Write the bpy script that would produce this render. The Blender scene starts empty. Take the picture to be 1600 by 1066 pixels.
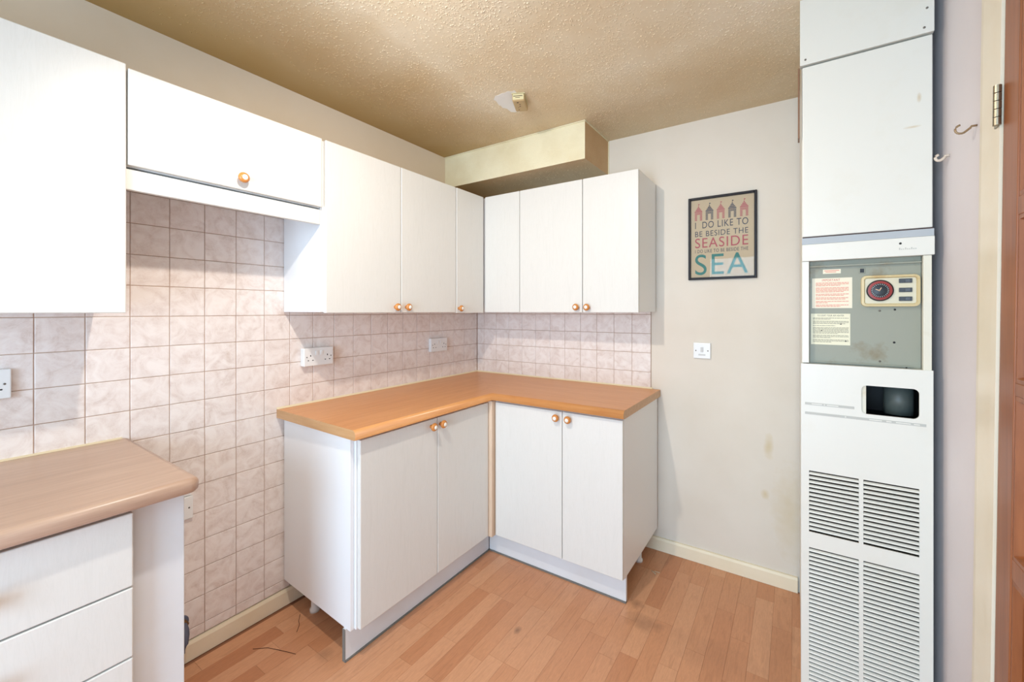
import bpy, bmesh, math, random
from mathutils import Vector, Matrix

random.seed(7)
scene = bpy.context.scene
COL = scene.collection

# ------------------------------------------------------------------ camera
cam_data = bpy.data.cameras.new('camera')
cam = bpy.data.objects.new('camera', cam_data)
COL.objects.link(cam)
cam.location = (1.967, -2.381, 1.331)
cam.rotation_euler = (math.radians(90), 0, 0.5726)
cam_data.sensor_width = 36.0
cam_data.lens = 650.0 / 1600.0 * 36.0
cam_data.shift_x = (800 - 822.4) / 1600.0
cam_data.shift_y = -(533 - 486) / 1600.0
cam_data.clip_start = 0.02
scene.camera = cam

# ------------------------------------------------------------------ light
scene.view_settings.view_transform = 'Standard'
scene.view_settings.look = 'None'
scene.view_settings.gamma = 1.0
scene.view_settings.use_curve_mapping = False
scene.view_settings.exposure = 0.02

world = bpy.data.worlds.new('overcast_sky')
scene.world = world
world.use_nodes = True
wn = world.node_tree.nodes
wn['Background'].inputs[0].default_value = (0.62, 0.78, 1.0, 1)
wn['Background'].inputs[1].default_value = 1.5

LAMP = (1.09, -1.885, 2.235)
LAMP_POWER = 53.0          # W, ceiling spotlight
LAMP_AIM = (0.80, -0.8, 0.45)
WINDOW_POWER = 76.0        # daylight entering by the window (W)

sun = bpy.data.lights.new('window_daylight', 'AREA')
sun.shape = 'RECTANGLE'; sun.size = 1.15; sun.size_y = 1.92
sun.energy = WINDOW_POWER; sun.color = (0.54, 0.77, 1.0)
so = bpy.data.objects.new('window_daylight', sun); COL.objects.link(so)
so.location = (1.50, -4.24, 1.13); so.rotation_euler = (math.radians(90), 0, 0)

# room constants
HY0 = -0.732                 # front of the heater
FZ, CZ = -0.015, 2.356
XR, YF = 2.33, -4.30
CT = 0.888                  # worktop top
TP = 0.11                   # tile pitch

# ------------------------------------------------------------------ materials
def srgb(r, g, b):
    f = lambda c: ((c/255+0.055)/1.055)**2.4 if c/255 > 0.04045 else c/255/12.92
    return (f(r), f(g), f(b), 1)

def mat(name, col, rough=0.5, spec=0.5, metal=0.0):
    m = bpy.data.materials.new(name); m.use_nodes = True
    b = m.node_tree.nodes['Principled BSDF']
    b.inputs['Base Color'].default_value = col
    b.inputs['Roughness'].default_value = rough
    b.inputs['Metallic'].default_value = metal
    b.inputs['Specular IOR Level'].default_value = spec
    return m

class NT:
    def __init__(s, m):
        s.t = m.node_tree; s.b = s.t.nodes['Principled BSDF']
    def n(s, typ, **kw):
        x = s.t.nodes.new(typ)
        for k, v in kw.items(): setattr(x, k, v)
        return x
    def l(s, a, b): s.t.links.new(a, b)
    def ramp(s, stops, fac=None, interp='LINEAR'):
        r = s.n('ShaderNodeValToRGB'); r.color_ramp.interpolation = interp
        e = r.color_ramp.elements
        while len(e) < len(stops): e.new(0.5)
        for i, (p, c) in enumerate(stops): e[i].position = p; e[i].color = c
        if fac is not None: s.l(fac, r.inputs[0])
        return r
    def noise(s, vec=None, scale=5, detail=4, rough=0.5, dist=0.0):
        x = s.n('ShaderNodeTexNoise'); x.inputs['Scale'].default_value = scale
        x.inputs['Detail'].default_value = detail; x.inputs['Roughness'].default_value = rough
        x.inputs['Distortion'].default_value = dist
        if vec is not None: s.l(vec, x.inputs['Vector'])
        return x
    def mapping(s, vec, scale=(1, 1, 1), loc=(0, 0, 0)):
        x = s.n('ShaderNodeMapping'); x.inputs['Scale'].default_value = scale
        x.inputs['Location'].default_value = loc; s.l(vec, x.inputs['Vector']); return x
    def mix(s, fac, a, b, blend='MIX'):
        x = s.n('ShaderNodeMix', data_type='RGBA', blend_type=blend)
        ins = [i for i in x.inputs if i.enabled]
        for sock, v in zip(ins, (fac, a, b)):
            if hasattr(v, 'links'): s.l(v, sock)
            else: sock.default_value = v
        return [o for o in x.outputs if o.enabled][0]
    def math(s, op, a, b=None, c=None, clamp=False):
        x = s.n('ShaderNodeMath', operation=op, use_clamp=clamp)
        for i, v in enumerate((a, b, c)):
            if v is None: continue
            if hasattr(v, 'links'): s.l(v, x.inputs[i])
            else: x.inputs[i].default_value = v
        return x.outputs[0]
    def bump(s, h, strength=0.2, dist=0.002):
        x = s.n('ShaderNodeBump'); x.inputs['Strength'].default_value = strength
        x.inputs['Distance'].default_value = dist; s.l(h, x.inputs['Height'])
        s.l(x.outputs[0], s.b.inputs['Normal']); return x
    def pos(s): return s.n('ShaderNodeNewGeometry').outputs['Position']
    def objco(s, k=13.0):
        tc = s.n('ShaderNodeTexCoord'); oi = s.n('ShaderNodeObjectInfo')
        sc = s.math('MULTIPLY', oi.outputs['Random'], k)
        cb = s.n('ShaderNodeCombineXYZ')
        for i in range(3): s.l(sc, cb.inputs[i])
        ad = s.n('ShaderNodeVectorMath', operation='ADD')
        s.l(tc.outputs['Object'], ad.inputs[0]); s.l(cb.outputs[0], ad.inputs[1])
        return ad.outputs[0], oi.outputs['Random']

def m_paint(name, col, stain, amount=0.5, rough=0.6, bump=0.05, scale=2.2):
    m = mat(name, col, rough, 0.3); t = NT(m); p = t.pos()
    n1 = t.noise(p, scale, 5, 0.55)
    r = t.ramp([(0.42, (0, 0, 0, 1)), (0.72, (1, 1, 1, 1))], n1.outputs['Fac'])
    f = t.math('MULTIPLY', r.outputs[0], amount)
    t.l(t.mix(f, col, stain), t.b.inputs['Base Color'])
    n2 = t.noise(p, 160, 3)
    t.bump(n2.outputs['Fac'], bump, 0.003)
    return m

M = {}
M['wall_left'] = m_paint('aged_wall_paint', srgb(230, 214, 192), srgb(218, 198, 168), 0.5)
M['wall_back'] = m_paint('cream_wall_paint', srgb(230, 221, 207), srgb(218, 206, 188), 0.5)
# stained smears by the heater
def add_spots(m, spots, col):
    t = NT(m); p = t.pos(); src = t.b.inputs['Base Color'].links[0].from_socket
    nz = t.noise(p, 22, 4)
    for (c, sc, amt) in spots:
        mp = t.mapping(p, sc, tuple(-c[i]*sc[i] for i in range(3)))
        ln = t.n('ShaderNodeVectorMath', operation='LENGTH'); t.l(mp.outputs[0], ln.inputs[0])
        d = t.math('ADD', ln.outputs['Value'], t.math('MULTIPLY_ADD', nz.outputs['Fac'], 1.2, -0.6))
        k = t.math('SUBTRACT', 1.0, d, clamp=True)
        k = t.math('MULTIPLY', t.math('POWER', k, 0.8), amt)
        src = t.mix(k, src, col)
    t.l(src, t.b.inputs['Base Color'])
add_spots(M['wall_back'], [((1.86, 0, 0.66), (45, 1, 14), 0.55), ((1.845, 0, 0.42), (50, 1, 40), 0.6),
                           ((1.95, 0, 0.35), (12, 1, 4), 0.35)], srgb(205, 182, 128))
M['wall_right'] = m_paint('lilac_wall_paper', srgb(230, 224, 226), srgb(216, 208, 210), 0.4)
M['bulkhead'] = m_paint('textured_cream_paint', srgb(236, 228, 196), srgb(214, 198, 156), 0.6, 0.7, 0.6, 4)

def m_ceiling():
    m = mat('artex_ceiling', srgb(205, 190, 160), 0.55, 0.35); t = NT(m); p = t.pos()
    sx = t.n('ShaderNodeSeparateXYZ'); t.l(p, sx.inputs[0])
    big = t.noise(p, 1.7, 5, 0.6)
    base = t.ramp([(0.3, srgb(222, 200, 164)), (0.5, srgb(230, 214, 184)), (0.68, srgb(236, 224, 200))], big.outputs['Fac'])
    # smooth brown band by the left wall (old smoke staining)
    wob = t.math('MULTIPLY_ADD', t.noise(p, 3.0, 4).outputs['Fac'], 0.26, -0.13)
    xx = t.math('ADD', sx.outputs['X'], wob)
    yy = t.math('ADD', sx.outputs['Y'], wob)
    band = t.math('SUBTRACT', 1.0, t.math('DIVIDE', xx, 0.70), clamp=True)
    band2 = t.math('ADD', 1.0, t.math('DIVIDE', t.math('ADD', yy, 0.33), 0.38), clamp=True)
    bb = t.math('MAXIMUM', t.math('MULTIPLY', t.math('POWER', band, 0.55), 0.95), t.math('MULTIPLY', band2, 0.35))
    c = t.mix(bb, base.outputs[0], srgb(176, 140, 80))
    t.l(c, t.b.inputs['Base Color'])
    vor = t.n('ShaderNodeTexVoronoi', feature='SMOOTH_F1'); vor.inputs['Scale'].default_value = 88
    vor.inputs['Smoothness'].default_value = 0.4
    warp = t.noise(p, 40, 3)
    ad = t.n('ShaderNodeVectorMath', operation='MULTIPLY_ADD')
    t.l(warp.outputs['Color'], ad.inputs[0]); ad.inputs[1].default_value = (0.02, 0.02, 0.02); t.l(p, ad.inputs[2])
    t.l(ad.outputs[0], vor.inputs['Vector'])
    pk = t.ramp([(0.0, (1, 1, 1, 1)), (0.38, (0.0, 0.0, 0.0, 1))], vor.outputs['Distance'])
    patch = t.ramp([(0.42, (0.05, 0.05, 0.05, 1)), (0.58, (1, 1, 1, 1))], t.noise(p, 7, 3).outputs['Fac'])
    smooth = t.math('SUBTRACT', 1.0, t.math('POWER', band, 0.4), clamp=True)
    h = t.math('MULTIPLY', t.math('MULTIPLY', pk.outputs[0], patch.outputs[0]), smooth)
    h = t.math('ADD', h, t.math('MULTIPLY', t.noise(p, 120, 3).outputs['Fac'], 0.12))
    t.bump(h, 0.35, 0.004)
    return m
M['ceiling'] = m_ceiling()
M['bulkhead_side'] = m_paint('brown_side_paint', srgb(208, 176, 134), srgb(196, 152, 110), 0.6, 0.7, 0.6, 4)  # right-hand face, browner than the front

def m_tile():
    m = mat('marbled_tile', srgb(232, 218, 208), 0.22, 0.5); t = NT(m)
    co, rnd = t.objco(37.0)
    n1 = t.noise(co, 16, 5, 0.6, 1.2)
    base = t.ramp([(0.30, srgb(224, 208, 199)), (0.47, srgb(238, 226, 219)), (0.62, srgb(246, 237, 231))], n1.outputs['Fac'])
    n2 = t.noise(co, 26, 6, 0.65, 2.2)
    vein = t.ramp([(0.46, (0, 0, 0, 1)), (0.5, (1, 1, 1, 1)), (0.54, (0, 0, 0, 1))], n2.outputs['Fac'])
    c = t.mix(t.math('MULTIPLY', vein.outputs[0], 0.45), base.outputs[0], srgb(246, 238, 232))
    n4 = t.noise(co, 11, 5, 0.6, 1.5)
    blot = t.ramp([(0.62, (0, 0, 0, 1)), (0.76, (1, 1, 1, 1))], n4.outputs['Fac'])
    c = t.mix(t.math('MULTIPLY', blot.outputs[0], 0.45), c, srgb(204, 182, 166))
    t.l(c, t.b.inputs['Base Color'])
    n3 = t.noise(co, 14, 2)
    t.bump(n3.outputs['Fac'], 0.25, 0.006)
    return m
M['tile'] = m_tile()
M['grout'] = m_paint('stained_grout', srgb(190, 160, 138), srgb(150, 116, 92), 0.6, 0.9)
M['sealant'] = mat('cream_sealant', srgb(238, 222, 186), 0.5)

def m_door(name='white_woodgrain', col=srgb(231, 229, 223)):
    m = mat(name, col, 0.34, 0.45); t = NT(m)
    co, rnd = t.objco(9.0)
    mp = t.mapping(co, (9, 9, 0.9))
    n = t.noise(mp.outputs[0], 5, 6, 0.6, 1.6)
    g = t.ramp([(0.35, (0.965, 0.965, 0.96, 1)), (0.5, (1, 1, 1, 1)), (0.53, (0.97, 0.97, 0.965, 1)), (0.58, (1, 1, 1, 1))], n.outputs['Fac'])
    t.l(t.mix(1.0, g.outputs[0], col, 'MULTIPLY'), t.b.inputs['Base Color'])
    t.bump(n.outputs['Fac'], 0.04, 0.002)
    return m
M['door'] = m_door()
M['carcass'] = mat('white_melamine', srgb(243, 243, 243), 0.38, 0.45)
M['plinth'] = m_paint('white_plinth_board', srgb(230, 232, 234), srgb(212, 208, 202), 0.5, 0.4, 0.02)
M['seal_grey'] = mat('grey_plinth_seal', srgb(120, 118, 112), 0.5)
M['post'] = m_paint('bare_pink_wood', srgb(232, 206, 180), srgb(214, 180, 150), 0.5, 0.6)
M['dark_edge'] = mat('dark_reveal', srgb(70, 50, 44), 0.7)
M['grey_edge'] = mat('grey_shadow_edge', srgb(186, 192, 194), 0.6)

def m_worktop(name, c0, c1, c2, axis):
    m = mat(name, c1, 0.33, 0.5); t = NT(m); p = t.pos()
    sc = {'y': (26, 1.6, 26), 'x': (1.6, 26, 26)}[axis]
    mp = t.mapping(p, sc)
    n = t.noise(mp.outputs[0], 2.4, 6, 0.62, 0.4)
    r = t.ramp([(0.3, c0), (0.5, c1), (0.7, c2)], n.outputs['Fac'])
    fine = t.noise(t.mapping(p, tuple(v*5 for v in sc)).outputs[0], 3, 4)
    k = t.math('MULTIPLY_ADD', fine.outputs['Fac'], 0.16, 0.92)
    cb = t.n('ShaderNodeCombineXYZ')
    for i in range(3): t.l(k, cb.inputs[i])
    t.l(t.mix(1.0, r.outputs[0], cb.outputs[0], 'MULTIPLY'), t.b.inputs['Base Color'])
    t.bump(fine.outputs['Fac'], 0.05, 0.001)
    return m
M['worktop'] = m_worktop('beech_laminate', srgb(206, 136, 78), srgb(216, 149, 88), srgb(222, 158, 100), 'y')
M['worktop_short'] = m_worktop('beech_laminate_return', srgb(206, 136, 78), srgb(216, 149, 88), srgb(222, 158, 100), 'x')
M['worktop_end'] = m_worktop('beech_edge_strip', srgb(190, 142, 94), srgb(200, 154, 106), srgb(208, 164, 118), 'x')
M['worktop_pale'] = m_worktop('beech_laminate_glare', srgb(178, 146, 124), srgb(188, 156, 134), srgb(198, 168, 146), 'y')  # beech laminate with window glare put into its paler colour

def m_floor():
    m = mat('beech_laminate_floor', srgb(205, 150, 115), 0.36, 0.45); t = NT(m)
    co, rnd = t.objco(31.0)
    base = t.ramp([(0.0, srgb(194, 130, 90)), (0.15, srgb(208, 146, 106)), (0.5, srgb(214, 154, 114)), (0.8, srgb(220, 163, 124)), (1.0, srgb(199, 137, 97))], rnd)
    mp = t.mapping(co, (22, 2.2, 1))
    n = t.noise(mp.outputs[0], 3, 6, 0.6, 0.8)
    g = t.ramp([(0.35, (0.86, 0.84, 0.82, 1)), (0.5, (1, 1, 1, 1)), (0.56, (0.92, 0.91, 0.9, 1)), (0.66, (1.0, 1.0, 1.0, 1))], n.outputs['Fac'])
    c = t.mix(1.0, base.outputs[0], g.outputs[0], 'MULTIPLY')
    fl = t.noise(t.mapping(co, (60, 14, 1)).outputs[0], 4, 3)
    k = t.math('MULTIPLY_ADD', fl.outputs['Fac'], 0.14, 0.93)
    cb = t.n('ShaderNodeCombineXYZ')
    for i in range(3): t.l(k, cb.inputs[i])
    c = t.mix(1.0, c, cb.outputs[0], 'MULTIPLY')
    t.l(c, t.b.inputs['Base Color'])
    return m
M['floor'] = m_floor()
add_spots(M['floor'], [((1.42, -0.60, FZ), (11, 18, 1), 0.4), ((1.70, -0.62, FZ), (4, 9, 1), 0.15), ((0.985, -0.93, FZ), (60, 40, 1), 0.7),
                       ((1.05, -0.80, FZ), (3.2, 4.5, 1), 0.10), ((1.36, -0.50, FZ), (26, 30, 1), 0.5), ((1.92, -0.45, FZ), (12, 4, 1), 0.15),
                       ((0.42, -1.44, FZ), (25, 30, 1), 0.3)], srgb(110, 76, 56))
M['subfloor'] = mat('floor_joint', srgb(150, 100, 72), 0.8)
M['skirting'] = m_paint('cream_gloss_paint', srgb(246, 234, 208), srgb(232, 212, 174), 0.5, 0.35, 0.02)
M['architrave'] = m_paint('yellowed_gloss_paint', srgb(240, 230, 208), srgb(228, 212, 180), 0.5, 0.35, 0.02, 5)
M['plastic'] = mat('white_plastic', srgb(240, 240, 238), 0.25, 0.5)
M['plastic_grey'] = mat('grey_white_plastic', srgb(206, 204, 200), 0.35)
M['black'] = mat('black_plastic', srgb(18, 18, 20), 0.4)
M['frame_black'] = mat('black_frame', srgb(20, 17, 24), 0.45, 0.3)
M['screw'] = mat('dull_screw', srgb(120, 114, 106), 0.4, metal=0.6)
M['steel'] = mat('hinge_steel', srgb(150, 140, 120), 0.35, metal=0.9)

def m_wood(name, c0, c1, scale=(40, 40, 2), rough=0.4):
    m = mat(name, c0, rough); t = NT(m); co, r = t.objco(5)
    n = t.noise(t.mapping(co, scale).outputs[0], 2, 5, 0.6, 0.6)
    t.l(t.ramp([(0.3, c0), (0.7, c1)], n.outputs['Fac']).outputs[0], t.b.inputs['Base Color'])
    return m
M['knob'] = m_wood('varnished_wood', srgb(196, 122, 56), srgb(216, 146, 78), (60, 60, 60), 0.22)
M['ceramic'] = mat('white_ceramic', srgb(246, 242, 230), 0.15)
M['door_brown'] = m_wood('mahogany_door', srgb(136, 78, 42), srgb(160, 96, 54), (30, 30, 1.5), 0.4)
M['batten'] = m_wood('brown_batten', srgb(120, 86, 62), srgb(140, 104, 78))

def m_enamel(name, col, stain, amt, rough=0.35):
    m = mat(name, col, rough); t = NT(m); p = t.pos()
    n = t.noise(p, 9, 6, 0.65); r = t.ramp([(0.56, (0, 0, 0, 1)), (0.78, (1, 1, 1, 1))], n.outputs['Fac'])
    t.l(t.mix(t.math('MULTIPLY', r.outputs[0], amt), col, stain), t.b.inputs['Base Color'])
    return m
M['enamel'] = m_enamel('cream_enamel', srgb(229, 227, 217), srgb(216, 206, 180), 0.18)
add_spots(M['enamel'], [((2.274, HY0, 1.958), (160, 1, 55), 0.6), ((2.262, HY0, 1.874), (45, 1, 260), 0.5)], srgb(190, 160, 100))
M['enamel_grey'] = m_enamel('grey_green_enamel', srgb(150, 152, 136), srgb(122, 98, 50), 0.75, 0.45)
M['enamel_aged'] = m_enamel('yellowed_enamel', srgb(226, 222, 204), srgb(186, 156, 96), 0.6)
M['lip_grey'] = mat('grey_trim', srgb(176, 182, 186), 0.45)
M['bezel'] = m_enamel('aged_cream_plastic', srgb(214, 196, 150), srgb(178, 136, 78), 0.8, 0.4)
M['timer_face'] = m_enamel('timer_plastic', srgb(216, 210, 184), srgb(200, 182, 140), 0.4, 0.4)
M['red_ring'] = mat('red_dial_ring', srgb(150, 56, 54), 0.45)
M['dial_dark'] = mat('dark_dial', srgb(40, 46, 52), 0.4)
M['dial_mark'] = mat('pale_dial_marks', srgb(196, 204, 204), 0.5)
M['hand'] = mat('cream_pointer', srgb(238, 196, 160), 0.5)
M['rocker'] = mat('slate_rocker', srgb(62, 68, 74), 0.35)
M['rocker_hi'] = mat('slate_rocker_top', srgb(84, 92, 100), 0.3)
M['label_red_paper'] = m_enamel('yellowed_label', srgb(238, 230, 206), srgb(206, 170, 104), 0.8, 0.6)
M['label_paper'] = m_enamel('cream_label', srgb(234, 230, 202), srgb(214, 200, 150), 0.4, 0.6)
M['ink_red'] = mat('red_ink', srgb(214, 96, 84), 0.7)
M['ink_red_soft'] = mat('pale_red_ink', srgb(228, 150, 132), 0.7)
M['ink_black'] = mat('black_ink', srgb(60, 58, 54), 0.7)
M['ink_grey'] = mat('grey_ink', srgb(150, 148, 130), 0.7)
M['stripe'] = mat('silver_print', srgb(190, 190, 182), 0.5)
M['cavity'] = mat('dark_cavity', srgb(16, 16, 14), 0.6)
M['pipe'] = mat('grey_green_flue', srgb(84, 92, 88), 0.45)
M['louvre_shade'] = mat('louvre_shade', srgb(66, 58, 46), 0.8)
M['paper'] = mat('poster_paper', srgb(192, 174, 144), 0.6)
M['navy'] = mat('poster_navy', srgb(40, 50, 74), 0.6)
M['pink'] = mat('poster_pink', srgb(170, 78, 90), 0.6)
M['teal'] = mat('poster_teal', srgb(48, 118, 112), 0.6)
M['white_patch'] = m_paint('fresh_white_paint', srgb(240, 240, 236), srgb(228, 226, 216), 0.4)
M['alarm'] = m_enamel('yellowed_plastic', srgb(192, 166, 120), srgb(150, 114, 66), 0.6, 0.45)
M['alarm_side'] = mat('lit_yellow_plastic', srgb(214, 204, 160), 0.5)  # paler than the case: lamplight on the near end put into the colour
M['hook'] = mat('pinkish_white_coating', srgb(222, 206, 188), 0.35)
M['hook_brass'] = mat('dull_brass', srgb(158, 132, 100), 0.35, metal=0.5)
M['hose'] = mat('slate_rubber', srgb(92, 94, 110), 0.5)
M['brass'] = mat('brown_brass', srgb(120, 84, 48), 0.4, metal=0.6)
M['twig'] = mat('dark_fibre', srgb(84, 48, 36), 0.8)
M['scrap'] = mat('cream_scrap', srgb(236, 220, 190), 0.8)

gl = bpy.data.materials.new('clear_glass'); gl.use_nodes = True
_t = gl.node_tree; _t.nodes.remove(_t.nodes['Principled BSDF'])
_tr = _t.nodes.new('ShaderNodeBsdfTransparent'); _gs = _t.nodes.new('ShaderNodeBsdfGlossy'); _gs.inputs['Roughness'].default_value = 0.02
_lw = _t.nodes.new('ShaderNodeLayerWeight'); _lw.inputs[0].default_value = 0.5
_pw = _t.nodes.new('ShaderNodeMath'); _pw.operation = 'POWER'; _pw.inputs[1].default_value = 5.0
_fr = _t.nodes.new('ShaderNodeMath'); _fr.operation = 'MULTIPLY_ADD'; _fr.inputs[1].default_value = 0.9; _fr.inputs[2].default_value = 0.011
_t.links.new(_lw.outputs['Facing'], _pw.inputs[0]); _t.links.new(_pw.outputs[0], _fr.inputs[0])
_mx = _t.nodes.new('ShaderNodeMixShader')
_t.links.new(_fr.outputs[0], _mx.inputs[0]); _t.links.new(_tr.outputs[0], _mx.inputs[1]); _t.links.new(_gs.outputs[0], _mx.inputs[2])
_t.links.new(_mx.outputs[0], _t.nodes['Material Output'].inputs[0])
M['glass'] = gl

bulb_m = bpy.data.materials.new('lit_bulb'); bulb_m.use_nodes = True
_b = bulb_m.node_tree.nodes['Principled BSDF']
_b.inputs['Emission Color'].default_value = (1.0, 0.91, 0.80, 1)
_b.inputs['Emission Strength'].default_value = 20.0
M['bulb'] = bulb_m

# ------------------------------------------------------------------ helpers
def wloc(o):
    v = Vector((0, 0, 0))
    while o is not None:
        v += o.location; o = o.parent
    return v

def link(name, me, parent=None, mats=None, origin=None, smooth=False):
    """vertices of `me` are given in world space; origin moved to `origin` or the bounds' centre"""
    if origin is None:
        xs = [v.co for v in me.vertices]
        lo = Vector((min(v[i] for v in xs) for i in range(3))); hi = Vector((max(v[i] for v in xs) for i in range(3)))
        origin = (lo+hi)/2
    origin = Vector(origin)
    me.transform(Matrix.Translation(-origin))
    for m in (mats if isinstance(mats, (list, tuple)) else [mats]):
        if m is not None: me.materials.append(M[m] if isinstance(m, str) else m)
    if smooth:
        for p in me.polygons: p.use_smooth = True
    o = bpy.data.objects.new(name, me); COL.objects.link(o)
    if parent is not None: o.parent = parent
    o.location = origin - (wloc(parent) if parent is not None else Vector((0, 0, 0)))
    return o

def thing(name, label, cat, loc, group=None):
    o = bpy.data.objects.new(name, None); COL.objects.link(o)
    o.empty_display_size = 0.05; o.location = loc
    o['label'] = label; o['category'] = cat
    if group: o['group'] = group
    return o

def tag(o, label, cat, group=None):
    o['label'] = label; o['category'] = cat
    if group: o['group'] = group
    return o

def structure(o): o['kind'] = 'structure'; return o

def bm_box(bm, lo, hi, mi=0):
    vs = [bm.verts.new((x, y, z)) for x in (lo[0], hi[0]) for y in (lo[1], hi[1]) for z in (lo[2], hi[2])]
    idx = [(0, 1, 3, 2), (4, 6, 7, 5), (0, 4, 5, 1), (2, 3, 7, 6), (0, 2, 6, 4), (1, 5, 7, 3)]
    fs = [bm.faces.new([vs[i] for i in f]) for f in idx]
    for f in fs: f.material_index = mi
    return vs, fs

def to_mesh(bm, name):
    bmesh.ops.recalc_face_normals(bm, faces=bm.faces)
    me = bpy.data.meshes.new(name); bm.to_mesh(me); bm.free(); return me

def box(name, lo, hi, m, parent=None, bevel=0.0, seg=2):
    lo, hi = [min(a, b) for a, b in zip(lo, hi)], [max(a, b) for a, b in zip(lo, hi)]
    bm = bmesh.new(); bm_box(bm, lo, hi)
    if bevel: bmesh.ops.bevel(bm, geom=list(bm.edges), offset=bevel, segments=seg, profile=0.5, affect='EDGES')
    return link(name, to_mesh(bm, name), parent, m)

def boxes(name, lst, m, parent=None):
    bm = bmesh.new()
    for b in lst: bm_box(bm, b[0], b[1], b[2] if len(b) > 2 else 0)
    return link(name, to_mesh(bm, name), parent, m)

def prism(name, pts, axis, a, b, m, parent=None, bevel=0.0):
    """polygon pts in the other two axes, extruded along axis from a to b"""
    def P(u, v, w):
        return {'x': (w, u, v), 'y': (u, w, v), 'z': (u, v, w)}[axis]
    bm = bmesh.new()
    v0 = [bm.verts.new(P(u, v, a)) for u, v in pts]; v1 = [bm.verts.new(P(u, v, b)) for u, v in pts]
    n = len(pts)
    bm.faces.new(v0[::-1]); bm.faces.new(v1)
    for i in range(n): bm.faces.new([v0[i], v0[(i+1) % n], v1[(i+1) % n], v1[i]])
    if bevel: bmesh.ops.bevel(bm, geom=list(bm.edges), offset=bevel, segments=2, profile=0.5, affect='EDGES')
    return link(name, to_mesh(bm, name), parent, m)

def lathe_bm(bm, prof, origin, axis, n=24, mi=None):
    """prof: (radius, dist along axis)"""
    ax = Vector(axis).normalized(); up = Vector((0, 0, 1)) if abs(ax.z) < 0.9 else Vector((1, 0, 0))
    u = ax.cross(up).normalized(); w = ax.cross(u)
    rings = []
    for r, h in prof:
        if r < 1e-6: rings.append([bm.verts.new(Vector(origin)+ax*h)])
        else: rings.append([bm.verts.new(Vector(origin)+ax*h+(u*math.cos(2*math.pi*k/n)+w*math.sin(2*math.pi*k/n))*r) for k in range(n)])
    for i in range(len(rings)-1):
        a, b = rings[i], rings[i+1]; mm = mi[i] if mi else 0
        for k in range(n):
            k2 = (k+1) % n
            if len(a) == 1 and len(b) == 1: continue
            if len(a) == 1: f = bm.faces.new([a[0], b[k], b[k2]])
            elif len(b) == 1: f = bm.faces.new([a[k], a[k2], b[0]])
            else: f = bm.faces.new([a[k], a[k2], b[k2], b[k]])
            f.material_index = mm; f.smooth = True

def lathe(name, prof, origin, axis, m, parent=None, n=24, mi=None):
    bm = bmesh.new(); lathe_bm(bm, prof, origin, axis, n, mi)
    return link(name, to_mesh(bm, name), parent, m)

def tube(name, pts, r, m, parent=None, n=8, taper=None):
    bm = bmesh.new(); pts = [Vector(p) for p in pts]; rings = []
    for i, p in enumerate(pts):
        d = (pts[min(i+1, len(pts)-1)]-pts[max(i-1, 0)]).normalized()
        up = Vector((0, 0, 1)) if abs(d.z) < 0.95 else Vector((1, 0, 0))
        u = d.cross(up).normalized(); w = d.cross(u); rr = r*(taper[i] if taper else 1)
        rings.append([bm.verts.new(p+(u*math.cos(2*math.pi*k/n)+w*math.sin(2*math.pi*k/n))*rr) for k in range(n)])
    for a, b in zip(rings, rings[1:]):
        for k in range(n): bm.faces.new([a[k], a[(k+1) % n], b[(k+1) % n], b[k]]).smooth = True
    bm.faces.new(rings[0][::-1]); bm.faces.new(rings[-1])
    return link(name, to_mesh(bm, name), parent, m)

def flat_text(name, s, x0, x1, z0, z1, y, m, parent, keep=False):
    """lettering on a plane facing -y, fitted to the box x0..x1, z0..z1"""
    cu = bpy.data.curves.new(name, 'FONT'); cu.body = s; cu.extrude = 0.0; cu.space_character = 1.12
    ob = bpy.data.objects.new(name, cu); COL.objects.link(ob)
    dg = bpy.context.evaluated_depsgraph_get()
    me = bpy.data.meshes.new_from_object(ob.evaluated_get(dg))
    bpy.data.objects.remove(ob); bpy.data.curves.remove(cu)
    xs = [v.co.x for v in me.vertices]; ys = [v.co.y for v in me.vertices]
    ax, bx, ay, by = min(xs), max(xs), min(ys), max(ys)
    for v in me.vertices:
        v.co = (x0+(v.co.x-ax)/(bx-ax)*(x1-x0), y, z0+(v.co.y-ay)/(by-ay)*(z1-z0))
    me.materials.clear()
    bm = bmesh.new(); bm.from_mesh(me)
    for f in bm.faces:
        f.normal_update()
        if f.normal.y > 0: f.normal_flip()
    bm.to_mesh(me); bm.free()
    return link(name, me, parent, m)

# ------------------------------------------------------------------ structure
T = 0.12
wall_left = structure(box('wall_left', (-T, YF-T, FZ-0.1), (0, T, CZ+0.1), 'wall_left'))
wall_back = structure(box('wall_back', (0, 0, FZ-0.1), (XR+T, T, CZ+0.1), 'wall_back'))
ceiling = structure(box('ceiling', (0, YF, CZ), (XR, 0, CZ+0.1), 'ceiling'))
floor = structure(box('floor', (0, YF, FZ-0.1), (XR, 0, FZ-0.003), 'subfloor'))

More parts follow.
